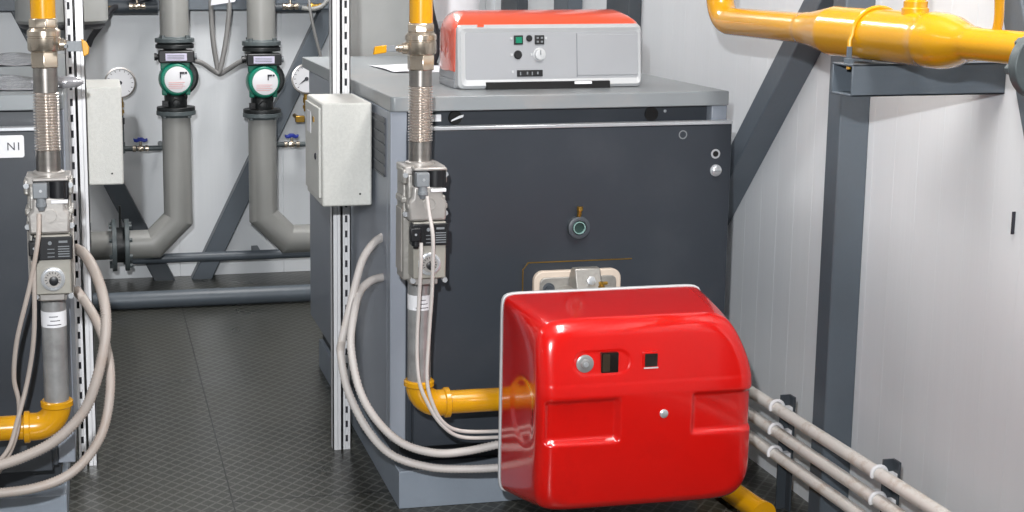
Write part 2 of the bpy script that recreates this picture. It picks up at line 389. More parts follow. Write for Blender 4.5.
# front bezel : raised border round a slightly sunk panel, leaning back
def lean(v): v = Vector(v); v.x -= .022 + (v.x - 1.25) * .02; v.y += (v.z - 1.12) * .10 - .078; v.z += (v.z - 1.12) * .03; return v
bz = MB(); o1 = rrect(.982, 1.523, 1.117, 1.287, .014); o2 = rrect(1.005, 1.51, 1.142, 1.266, .006)
n = len(o1)
vs = [(x, 3.868, z) for x, z in o1] + [(x, 3.845, z) for x, z in rrect(.984, 1.521, 1.119, 1.284, .014)] + [(x, 3.836, z) for x, z in rrect(.992, 1.515, 1.127, 1.277, .012)] + [(x, 3.843, z) for x, z in o2]
fs = []
for j in range(3):
    for i in range(n): fs.append((j * n + i, j * n + (i + 1) % n, (j + 1) * n + (i + 1) % n, (j + 1) * n + i))
bz.add(vs, fs).xf(lean)
# notch along the foot of the front
bz.build('bezel', M['bezel'], C)
fp = MB().prism(o2, 'y', 3.843, 3.868).xf(lean).build('front_panel', M['ctrl'], C)
MB().box(1.062, 1.42, 3.826, 3.872, 1.1172, 1.136).xf(lean).build('cable_opening', M['hole'], C)
MB().box(1.315, 1.365, 3.822, 3.828, 1.129, 1.136).xf(lean).build('white_clip', M['white'], C)
MB().box(1.328, 1.3295, 3.841, 3.8435, 1.146, 1.262).xf(lean).build('panel_seam', M['dgrey'], fp)
MB().box(1.3295, 1.508, 3.8405, 3.8435, 1.150, 1.258).xf(lean).build('door_plate', M['ctrl'], C, bevel=.001)
def sq(name, cx, cz, w_, h_, mat, y0=3.838): return MB().box(cx - w_ / 2, cx + w_ / 2, y0, 3.844, cz - h_ / 2, cz + h_ / 2).xf(lean).build(name, mat, C, bevel=.001)
b1 = sq('green_switch', 1.158, 1.246, .026, .024, M['black']); MB().box(1.149, 1.167, 3.835, 3.839, 1.238, 1.254).xf(lean).build('rocker', M['btn'], b1)
MB().lathe((1.189, 3.844, 1.250), (0, -1, 0), [(0, .0085), (.006, .0085), (.008, .006)], 20).xf(lean).build('fuse_button', M['black'], C)
b2 = sq('indicator_block', 1.219, 1.246, .027, .024, M['black'])
mb = MB()
for dx in (-.006, .006):
    for dz in (-.005, .005): mb.box(1.219 + dx - .003, 1.219 + dx + .003, 3.8365, 3.839, 1.246 + dz - .0025, 1.246 + dz + .0025)
mb.xf(lean).build('indicator', M['dgrey'], b2)
MB().lathe((1.156, 3.844, 1.207), (0, -1, 0), [(0, .0115), (.006, .0115), (.009, .009)], 24).xf(lean).build('black_button', M['black'], C)
kn = MB().lathe((1.219, 3.844, 1.207), (0, -1, 0), [(0, .018), (.003, .018), (.004, .0155), (.012, .014), (.013, .012)], 28).xf(lean).build('round_knob', M['bezel'], C)
MB().box(1.2175, 1.2205, 3.829, 3.833, 1.207, 1.219).xf(lean).build('pointer', M['dgrey'], kn)
ds = sq('display', 1.190, 1.158, .074, .017, M['black'])
mb = MB()
for k, (dx, ww) in enumerate(((-.028, .003), (-.008, .004), (.006, .003), (.022, .004))): mb.box(1.190 + dx - ww / 2, 1.190 + dx + ww / 2, 3.8365, 3.8385, 1.153 + (k % 2) * .002, 1.162)
mb.xf(lean).build('display_digits', M['dgrey'], ds)
for cx, cz in ((1.138, 1.25), (1.138, 1.207), (1.196, 1.207), (1.141, 1.162), (1.238, 1.25)): MB().box(cx - .003, cx + .003, 3.8405, 3.8435, cz - .003, cz + .003).xf(lean).build('pale_symbol', M['bezel'], fp)
MB().box(1.022, 1.040, 3.776, 3.782, 1.286, 1.292).build('red_mark', M['orange'], C)

# ------------------------------------------------------------ burner
YB, YF = 3.335, 3.045
def front_y(x, z):
    b = (z - .39) / .26
    y = YF + .012 * b * b
    if z > .47: y += .16 * (z - .47) ** 1.0 * .8
    return y
def sstep(a, b, x):
    t = max(0, min(1, (x - a) / (b - a))); return t * t * (3 - 2 * t)
def inbox(x, z, x0, x1, z0, z1, s=.007):
    return sstep(x0 - s, x0 + s, x) * (1 - sstep(x1 - s, x1 + s, x)) * sstep(z0 - s, z0 + s, z) * (1 - sstep(z1 - s, z1 + s, z))
def burner_surface(n=190):
    cx, cz, hx, hz = 1.236, .391, .262, .257
    V = []; F = []
    RO, RF = .66, .80
    for j in range(n + 1):
        for i in range(n + 1):
            u = -1 + 2 * i / n; v = -1 + 2 * j / n
            # denser front
            r = max(abs(u), abs(v)); fil = .155
            if r <= RO: s_ = r / RO * (1 - fil); dp = 0.
            elif r <= RF:
                t = (r - RO) / (RF - RO) * PI / 2; s_ = (1 - fil) + fil * math.sin(t); dp = fil * hx * (1 - math.cos(t))
            else: s_ = 1.; dp = fil * hx + (r - RF) / (1 - RF) * ((YB - YF) - fil * hx)
            if r < 1e-9: a = b = 0.; rr = 0
            else:
                a, b = u / r * s_, v / r * s_
                ne = 9 + 13 * max(0, (r - RF) / (1 - RF)); nrm = (abs(a) ** ne + abs(b) ** ne) ** (1 / ne)
                f = s_ / nrm; k = sstep(.3, RO, r); f = 1 + (f - 1) * k; a *= f; b *= f
            x = cx + hx * a; z = cz + hz * b
            df = dp / (YB - YF)          # 0 front, 1 back
            fr = 1 - df
            y = front_y(x, z) * (1 - df) + YB * df
            # shape: bottom rises towards the front, upper right front draws in, right bulges out low down
            if b < 0: z += .046 * fr * (-b) ** 2
            else: z -= .012 * fr * b
            if a > 0: x += a * fr * (.026 - .050 * sstep(.48, .66, z)) - a * fr * .02 * (1 - sstep(.16, .26, z))
            else: x += -a * fr * .012
            if df < .35:
                kk = 1 - sstep(.12, .30, df)
                y += .016 * inbox(x, z, 1.003, 1.176, .355, .452, .008) * kk
                y += .011 * inbox(x, z, 1.362, 1.60, .362, .455, .006) * kk
                y += .0009 * inbox(x, z, .9, 1.60, .490, .63, .003) * kk
                # shallow stadium recess round the sight window
                qx = max(0, abs(x - 1.137) - .042); d = math.hypot(qx, z - .540)
                y += .0025 * (1 - sstep(.024, .029, d)) * kk
            if a < -.8 and df > .2:      # pressed outline on the left flank
                e = math.hypot((y - 3.17) / .085, (z - .40) / .085); x += .0025 * (1 - sstep(.80, 1.1, e))
            V.append((x, y, z))
    for j in range(n):
        for i in range(n):
            q = j * (n + 1) + i; F.append((q, q + 1, q + n + 2, q + n + 1))
    return MB().add(V, F)
BR = thing('burner', 'bright red gas burner cover hanging on the boiler front', 'burner', (1.23, 3.3, .1))
cvr = burner_surface().build('red_cover', M['red'], BR, ang=60)
md = cvr.modifiers.new('thick', 'SOLIDIFY'); md.thickness = .003; md.offset = -1
out = []
for k in range(240):
    t = 2 * PI * k / 240; c_, s_ = math.cos(t), math.sin(t); q = (abs(c_) ** 22 + abs(s_) ** 22) ** (-1 / 22)
    out.append((1.236 + .2645 * c_ * q, .391 + .2595 * s_ * q))
MB().prism(out, 'y', YB - .004, YB + .010).build('back_plate', M['grey_rim'], BR, bevel=.003)
mb = MB(); mb.prism(rrect(1.122, 1.364, .36, .652, .026), 'y', 3.545, 3.5625)
mb.build('flange_frame', M['cream'], BR, bevel=.003)
MB().prism(rrect(1.137, 1.349, .37, .636, .016), 'y', 3.538, 3.546).build('flange_inside', M['alu'], BR, bevel=.002)
MB().prism([(1.18, .38), (1.34, .38), (1.34, .60), (1.325, .615), (1.195, .615), (1.18, .60)], 'y', YB + .01, 3.54).build('housing', M['alu'], BR, bevel=.006)
hl = MB().prism([(3.47, .612), (3.535, .612), (3.535, .645), (3.515, .668), (3.49, .668)], 'x', 1.215, 1.285).build('latch_block', M['alu'], BR, bevel=.003)
MB().lathe((1.255, 3.475, .638), (0, -1, .3), [(0, .012), (.005, .012), (.006, .009)], 6).build('hex_bolt', M['silver'], hl)
MB().lathe((1.160, 3.538, .607), (0, -1, 0), [(0, .016), (.004, .016), (.005, .011), (.012, .010)], 20).build('flange_bolt', M['dsteel'], BR)
MB().cyl((1.275, 3.45, .612), (1.275, 3.45, .64), .005, 12).cyl((1.275, 3.45, .622), (1.275, 3.45, .630), .009, 6).cyl((1.268, 3.45, .636), (1.290, 3.45, .636), .0045, 10).build('brass_nipple', M['brass'], BR)
# sight knob, windows and screw on the cover
y = front_y(1.10, .540)
kb = MB().lathe((1.095, y + .004, .540), (0, -1, 0), [(0, .021), (.004, .021), (.006, .017), (.006, .012), (.010, .010), (.011, .006)], 28).build('reset_knob', M['galv'], BR)
MB().lathe((1.095, y - .0045, .540), (0, -1, 0), [(0, .006), (.004, .006)], 14).build('knob_centre', M['silver'], kb)
sw = MB().prism(rrect(1.134, 1.176, .516, .564, .003), 'y', y - .001, y + .01).build('sight_window', M['dglass'], BR)
MB().box(1.137, 1.155, y - .002, y, .519, .561).build('window_pane', M['bglass'], sw)
y = front_y(1.26, .540)
sf = MB().prism(rrect(1.236, 1.274, .521, .561, .003), 'y', y - .003, y + .01).build('window_frame', M['red'], BR, bevel=.001)
MB().prism(rrect(1.240, 1.271, .526, .557, .002), 'y', y - .0038, y + .005).build('window_glass', M['dglass'], sf)
MB().box(1.238, 1.273, y - .0045, y, .5215, .5245).build('window_sill', M['grey_rim'], sf)
y = front_y(1.297, .395)
MB().lathe((1.287, y + .001, .413), (0, -1, 0), [(0, .0105), (.003, .0105), (.005, .008), (.006, .004)], 20).build('screw', M['silver'], BR)

# ------------------------------------------------------------ gas trains
def ball_valve(xc, yc, s, label, zo, side):
    zo -= .008; T = thing('ball_valve', label, 'valve', (xc, yc, 1.21 + zo), 'ball valves on the gas pipes')
    Z = 1.21 + zo
    b = MB().lathe((xc, yc, Z), (0, 0, 1), [(.034, .031), (.036, .036), (.040, .0380), (.066, .0385), (.067, .0370), (.070, .0370), (.071, .0390), (.082, .0385), (.085, .036), (.089, .032), (.091, .030)], 32).build('valve_body', M['nickel'], T)
    MB().lathe((xc, yc, Z), (0, 0, 1), [(-.004, .030), (-.002, .0345), (.032, .0345), (.037, .031)], 6, rot=.5).build('hex_nut', M['nickel'], T, bevel=.0015)
    MB().lathe((xc, yc, Z), (0, 0, 1), [(.088, .029), (.090, .034), (.108, .034), (.112, .031)], 8, rot=.2).build('hex_collar', M['nickel'], T, bevel=.0015)
    st = MB().lathe((xc + side * .034, yc, Z + .05), (side, 0, 0), [(0, .015), (.012, .014), (.014, .010), (.022, .010), (.024, .0075), (.034, .0075)], 20).build('stem', M['nickel'], T)
    x0, x1, x2 = (xc - .064, xc - .088, xc - .115) if side < 0 else (xc + .060, xc + .085, xc + .108)
    if side < 0:
        MB().box(x1 - .002, x0, yc - .012, yc - .008, Z + .043, Z + .058).build('lever', M['dgrey'], T, bevel=.001)
        MB().prism([(x1, Z + .041), (x1, Z + .060), (x2 - .002, Z + .056), (x2 - .006, Z + .036), (x2 + .008, Z + .038)], 'y', yc - .016, yc - .004).build('grip', M['yellow'], T, bevel=.002)
    else:
        MB().box(x0 - .008, x1 + .006, yc - .045, yc - .041, Z + .036, Z + .060).box(x0 - .014, x0 - .004, yc - .045, yc, Z + .044, Z + .052).build('lever', M['dgrey'], T, bevel=.001)
        MB().prism([(x1, Z + .066), (x1 + .012, Z + .058), (x1 + .018, Z + .045), (x1 + .016, Z + .030), (x1 + .004, Z + .024), (x1 + .002, Z + .045)], 'y', yc - .048, yc - .030).build('grip', M['yellow'], T, bevel=.002)
    return T

def gas_valve(xc, yc, label):
    # multi-block gas control valve ; front faces -y ; yc = pipe axis
    T = thing('gas_valve', label, 'valve', (xc, yc, .67), 'gas control valves')
    x = lambda a: xc + a
    MB().lathe((xc, yc, .965), (0, 0, 1), [(0, .037), (.008, .037), (.010, .033)], 28).build('top_ring', M['alu2'], T)
    MB().prism(rrect(x(-.052), x(.052), yc - .055, yc + .045, .008, 3), 'z', .948, .968).build('top_flange', M['alu2'], T, bevel=.003)
    bd = MB().box(x(-.044), x(.044), yc - .06, yc + .05, .835, .95).box(x(-.05), x(.05), yc - .03, yc + .04, .68, .95)
    bd.box(x(-.056), x(-.044), yc - .055, yc + .01, .925, .962).box(x(.044), x(.056), yc - .055, yc + .01, .925, .962)
    bd.box(x(-.056), x(.056), yc - .04, yc + .03, .875, .892)
    bd.build('valve_body', M['alu'], T, bevel=.004)
    fr = MB().prism([(x(-.046), .838), (x(.046), .838), (x(.048), .885), (x(.038), .895), (x(.036), .925), (x(-.036), .925), (x(-.038), .895), (x(-.048), .885)], 'y', yc - .088, yc - .058)
    fr.build('front_housing', M['alu2'], T, bevel=.006)
    for sx in (-1, 1):
        MB().box(x(sx * .050), x(sx * .054), yc - .026, yc + .034, .700, .860).build('side_plate', M['alu2'], T, bevel=.003)
        MB().box(x(sx * .040), x(sx * .050), yc - .085, yc - .05, .868, .880).build('side_lug', M['alu'], T, bevel=.002)
    MB().lathe((x(.004), yc - .088, .880), (0, -1, 0), [(0, .016), (.003, .016), (.003, .0135), (.0015, .013)], 28).build('round_boss', M['alu2'], T)
    for sx in (-1, 1):
        for zz in (.948, .852): MB().lathe((x(sx * .050), yc - .056, zz), (0, -1, 0), [(0, .007), (.008, .007)], 6).build('bolt', M['silver'], T)
    MB().box(x(-.034), x(.046), yc - .086, yc - .052, .918, .962).build('coil_recess', M['black'], T, bevel=.004)
    MB().lathe((x(.022), yc - .07, .922), (0, 0, 1), [(0, .0245), (.040, .0245)], 28).build('coil', M['black'], T)
    MB().prism([(x(-.036), .962), (x(.048), .962), (x(.044), .970), (x(-.034), .970)], 'y', yc - .093, yc - .05).build('coil_cap', M['alu2'], T, bevel=.003)
    MB().box(x(.006), x(.044), yc - .094, yc - .075, .910, .918).build('white_strip', M['white'], T, bevel=.001)
    cn = MB().box(x(-.034), x(-.001), yc - .112, yc - .084, .925, .960).build('cable_connector', M['dgrey'], T, bevel=.003)
    MB().lathe((x(-.016), yc - .100, .926), (0, 0, -1), [(0, .011), (.012, .011), (.013, .0125), (.020, .0125), (.024, .009), (.030, .007)], 18).build('cable_gland', M['dgrey'], cn)
    MB().lathe((x(-.016), yc - .112, .943), (0, -1, 0), [(0, .0035), (.001, .0035)], 10).build('screw', M['silver'], cn)
    # lower block
    MB().box(x(-.036), x(.046), yc - .088, yc - .03, .695, .836).build('lower_block', M['beige'], T, bevel=.003)
    lb = MB().box(x(-.040), x(.050), yc - .094, yc - .06, .778, .832).build('label_block', M['black'], T, bevel=.002)
    mb = MB().box(x(.020), x(.040), yc - .0948, yc - .093, .818, .823)
    for k in range(5): mb.box(x(.018), x(.044), yc - .0948, yc - .093, .785 + k * .0058, .7872 + k * .0058)
    for k in range(3): mb.box(x(-.006), x(.010), yc - .0948, yc - .093, .785 + k * .009, .7866 + k * .009)
    mb.build('label_print', M['dgrey'], lb)
    MB().lathe((x(.0), yc - .094, .818), (0, -1, 0), [(0, .0045), (.001, .0045)], 12).build('round_mark', M['dgrey'], lb)
    cb = MB().box(x(-.048), x(-.022), yc - .112, yc - .09, .792, .826).build('cable_connector', M['black'], T, bevel=.003)
    MB().lathe((x(-.033), yc - .102, .793), (0, 0, -1), [(0, .010), (.012, .010), (.014, .007), (.018, .006)], 16).build('cable_gland', M['black'], cb)
    MB().lathe((x(-.035), yc - .112, .810), (0, -1, 0), [(0, .003), (.001, .003)], 10).build('screw', M['silver'], cb)
    dl = MB().lathe((x(.004), yc - .088, .732), (0, -1, 0), [(0, .028), (.004, .028), (.006, .025), (.006, .022), (.004, .021)], 30, cap=True).build('dial_ring', M['silver'], T)
    MB().lathe((x(.004), yc - .088, .732), (0, -1, 0), [(0, .020), (.0055, .020)], 28).build('dial_plate', M['alu2'], dl)
    mb = MB()
    for k in range(11):
        a = math.radians(-30 + 240 * k / 10); c_, s_ = math.cos(a), math.sin(a)
        mb.prism([(x(.004) + c_ * .0135 - s_ * .0008, .732 + s_ * .0135 + c_ * .0008), (x(.004) + c_ * .018 - s_ * .0008, .732 + s_ * .018 + c_ * .0008), (x(.004) + c_ * .018 + s_ * .0008, .732 + s_ * .018 - c_ * .0008), (x(.004) + c_ * .0135 + s_ * .0008, .732 + s_ * .0135 - c_ * .0008)], 'y', yc - .0945, yc - .093)
    mb.build('dial_scale', M['ink'], dl)
    MB().lathe((x(.006), yc - .092, .729), (0, -1, 0), [(0, .011), (.010, .010), (.011, .007)], 16).build('dial_screw', M['black'], dl)
    MB().box(x(-.034), x(.034), yc - .05, yc + .035, .672, .697).box(x(-.028), x(.030), yc - .072, yc - .04, .676, .694).build('bottom_flange', M['alu2'], T, bevel=.003)
    for sx in (-1, 1): MB().lathe((x(.004 + sx * .040), yc - .078, .690), (0, -1, 0), [(0, .007), (.010, .007)], 6).build('bolt', M['silver'], T)
    return T

def gas_train(xc, side, zo, lab, lx, top_r=.029):
    yc = 3.42
    o = MB().lathe((xc, yc, 1.312 + zo), (0, 0, 1), [(0, top_r), (1.188 - zo, top_r)], 32).build('yellow_gas_pipe', M['yellow'])
    tag(o, 'vertical yellow gas pipe coming down above the ' + lx[0], 'pipe', 'yellow gas pipes')
    ball_valve(xc, yc, 1, lx[1], zo, -side)
    T = thing('flexible_connector', lx[2], 'pipe connector', (xc, yc, .975), 'steel bellows connectors')
    MB().lathe((xc, yc, 1.160), (0, 0, 1), [(0, .0285), (.046 + zo, .0285)], 32).build('upper_sleeve', M['steelb'], T)
    MB().lathe((xc, yc, .975), (0, 0, 1), [(0, .0285), (.048, .0285)], 32).build('lower_sleeve', M['steelb'], T)
    pr = []
    nb = 20; z0 = 1.022; z1 = 1.161
    for k in range(nb):
        z = z0 + (z1 - z0) * k / nb; h = (z1 - z0) / nb
        pr += [(z, .0250), (z + h * .22, .0255), (z + h * .34, .0300), (z + h * .5, .0312), (z + h * .66, .0300), (z + h * .78, .0255)]
    pr.append((z1, .0265))
    MB().lathe((xc, yc, 0), (0, 0, 1), pr, 32).build('bellows', M['bellow'], T)
    gas_valve(xc, yc, lx[3])
    sp = MB().lathe((xc, yc, .405), (0, 0, 1), [(0, .0295), (.27, .0295)], 32).build('steel_pipe', M['galv'])
    tag(sp, lx[4], 'pipe', 'lower steel gas pipes')
    st = MB().lathe((xc, yc, .600), (0, 0, 1), [(0, .0301), (.038, .0301)], 32).build('sticker', M['white'], sp)
    # printed lines on the sticker, wrapped on the curve
    mb = MB()
    for zz, a0, a1 in ((.626, -110, -70), (.616, -105, -60), (.606, -120, -55)):
        n_ = 10; pts = []
        vs = []; fs = []
        for k in range(n_ + 1):
            a = math.radians(a0 + (a1 - a0) * k / n_)
            for z in (zz, zz + .002): vs.append((xc + .0305 * math.cos(a), yc + .0305 * math.sin(a), z))
        for k in range(n_): fs.append((2 * k, 2 * k + 2, 2 * k + 3, 2 * k + 1))
        mb.add(vs, fs)
    mb.build('sticker_print', M['ink'], st)
    # yellow elbow and horizontal pipe
    E_ = thing('yellow_elbow_pipe', lx[5], 'pipe', (xc, yc, .35), 'yellow gas pipes')
    ze = .350; Rr = .052
    arc = [(xc, yc, ze + .052)] + [(xc + side * (Rr - Rr * math.cos(t)), yc, ze + Rr - Rr * math.sin(t)) for t in [PI / 2 * k / 10 for k in range(11)]] + [(xc + side * .075, yc, ze)]
    MB().tube(arc, .034, 28, smooth=0).build('elbow', M['yellow'], E_)
    MB().lathe((xc, yc, ze + .048), (0, 0, 1), [(0, .036), (.003, .039), (.014, .039), (.017, .035)], 32).build('upper_bead', M['yellow'], E_)
    MB().lathe((xc + side * .064, yc, ze), (side, 0, 0), [(0, .036), (.003, .039), (.014, .039), (.017, .033)], 32).build('side_bead', M['yellow'], E_)
    MB().cyl((xc + side * .07, yc, ze), (xc + side * .36, yc, ze), .030, 32).build('straight_pipe', M['yellow'], E_)
gas_train(.783, 1, 0, 'right', ('ball valve in front of the large boiler',
          'nickel ball valve with yellow lever pointing left in front of the large boiler',
          'steel bellows connector in front of the large boiler front',
          'cast gas control valve on the pipe in front of the large boiler',
          'galvanised pipe with white sticker in front of the large boiler',
          'yellow elbow with horizontal gas pipe running right into the red burner'), .029)
gas_train(-.115, -1, .018, 'left', ('ball valve at the left edge',
          'nickel ball valve with yellow lever tip at the left white strut',
          'steel bellows connector at the left edge beside the left strut',
          'cast gas control valve at the left edge beside the left strut',
          'galvanised pipe with white sticker at the left edge',
          'yellow elbow with horizontal gas pipe running left out of the picture'), .029)

# ------------------------------------------------------------ struts
def strut(xl, side, label):
    # side = +1 : slotted rail on the right, plain rail on the left
    T = thing('strut_channel', label, 'strut', (xl + .0275, 4.12, 0), 'floor to ceiling zinc struts')
    a0, a1 = (xl, xl + .0268) if side > 0 else (xl + .0282, xl + .055)      # plain
    b0, b1 = (xl + .0282, xl + .055) if side > 0 else (xl, xl + .0268)      # slotted
    MB().box(a0, a0 + .014, 4.10, 4.104, 0, 2.5).box(a0 + .0150, a1, 4.10, 4.104, 0, 2.5).box(a0, a0 + .003, 4.10, 4.14, 0, 2.5).box(a1 - .003, a1, 4.10, 4.14, 0, 2.5).box(a0, a1, 4.137, 4.14, 0, 2.5).box(a0 + .009, a0 + .012, 4.104, 4.112, 0, 2.5).build('plain_rail', M['strut'], T)
    mb = MB().box(b0, b0 + .003, 4.10, 4.14, 0, 2.5).box(b1 - .003, b1, 4.10, 4.14, 0, 2.5).box(b0, b1, 4.137, 4.14, 0, 2.5)
    mb.box(b0, b0 + .0095, 4.10, 4.103, 0, 2.5).box(b1 - .0095, b1, 4.10, 4.103, 0, 2.5)
    z = .0
    while z < 2.5: mb.box(b0 + .009, b1 - .009, 4.10, 4.103, z, min(z + .024, 2.5)); z += .045
    mb.build('slotted_rail', M['strut'], T)
    MB().box(b0 + .004, b1 - .004, 4.125, 4.136, 0.002, 2.49).build('slot_shade', M['ink'], T)  # ink strip paints the shade inside the channel so the slots look dark
    return T
strut(.674, 1, 'tall white slotted strut standing left of the large boiler')
strut(-.082, -1, 'tall white slotted strut standing beside the left gas valve')

# ------------------------------------------------------------ junction boxes
J = thing('junction_box', 'pale grey junction box fixed on the strut left of the large boiler', 'junction box', (.667, 3.94, .80), 'junction boxes')
MB().box(.598, .735, 3.80, 4.085, .80, 1.083).build('box_body', M['box'], J, bevel=.005)
dr = MB().prism(rrect(3.822, 4.072, .820, 1.068, .004), 'x', .5915, .5985).build('door', M['box'], J, bevel=.002)
MB().lathe((.5915, 3.875, .93), (-1, 0, 0), [(0, .009), (.003, .009), (.004, .006)], 18).build('lock', M['ink'], dr)
MB().box(.589, .592, 3.90, 3.925, 1.022, 1.036).build('lock_plate', M['brass'], dr)
MB().box(.590, .592, 3.96, 4.03, .985, 1.045).build('paper_label', M['white'], dr)
MB().lathe((.702, 3.80, .833), (0, -1, 0), [(0, .0028), (.0006, .0028)], 12).build('screw_hole', M['hole'], J)
dup(J, (-.663, .35, .024), 'pale grey junction box half hidden behind the left strut')

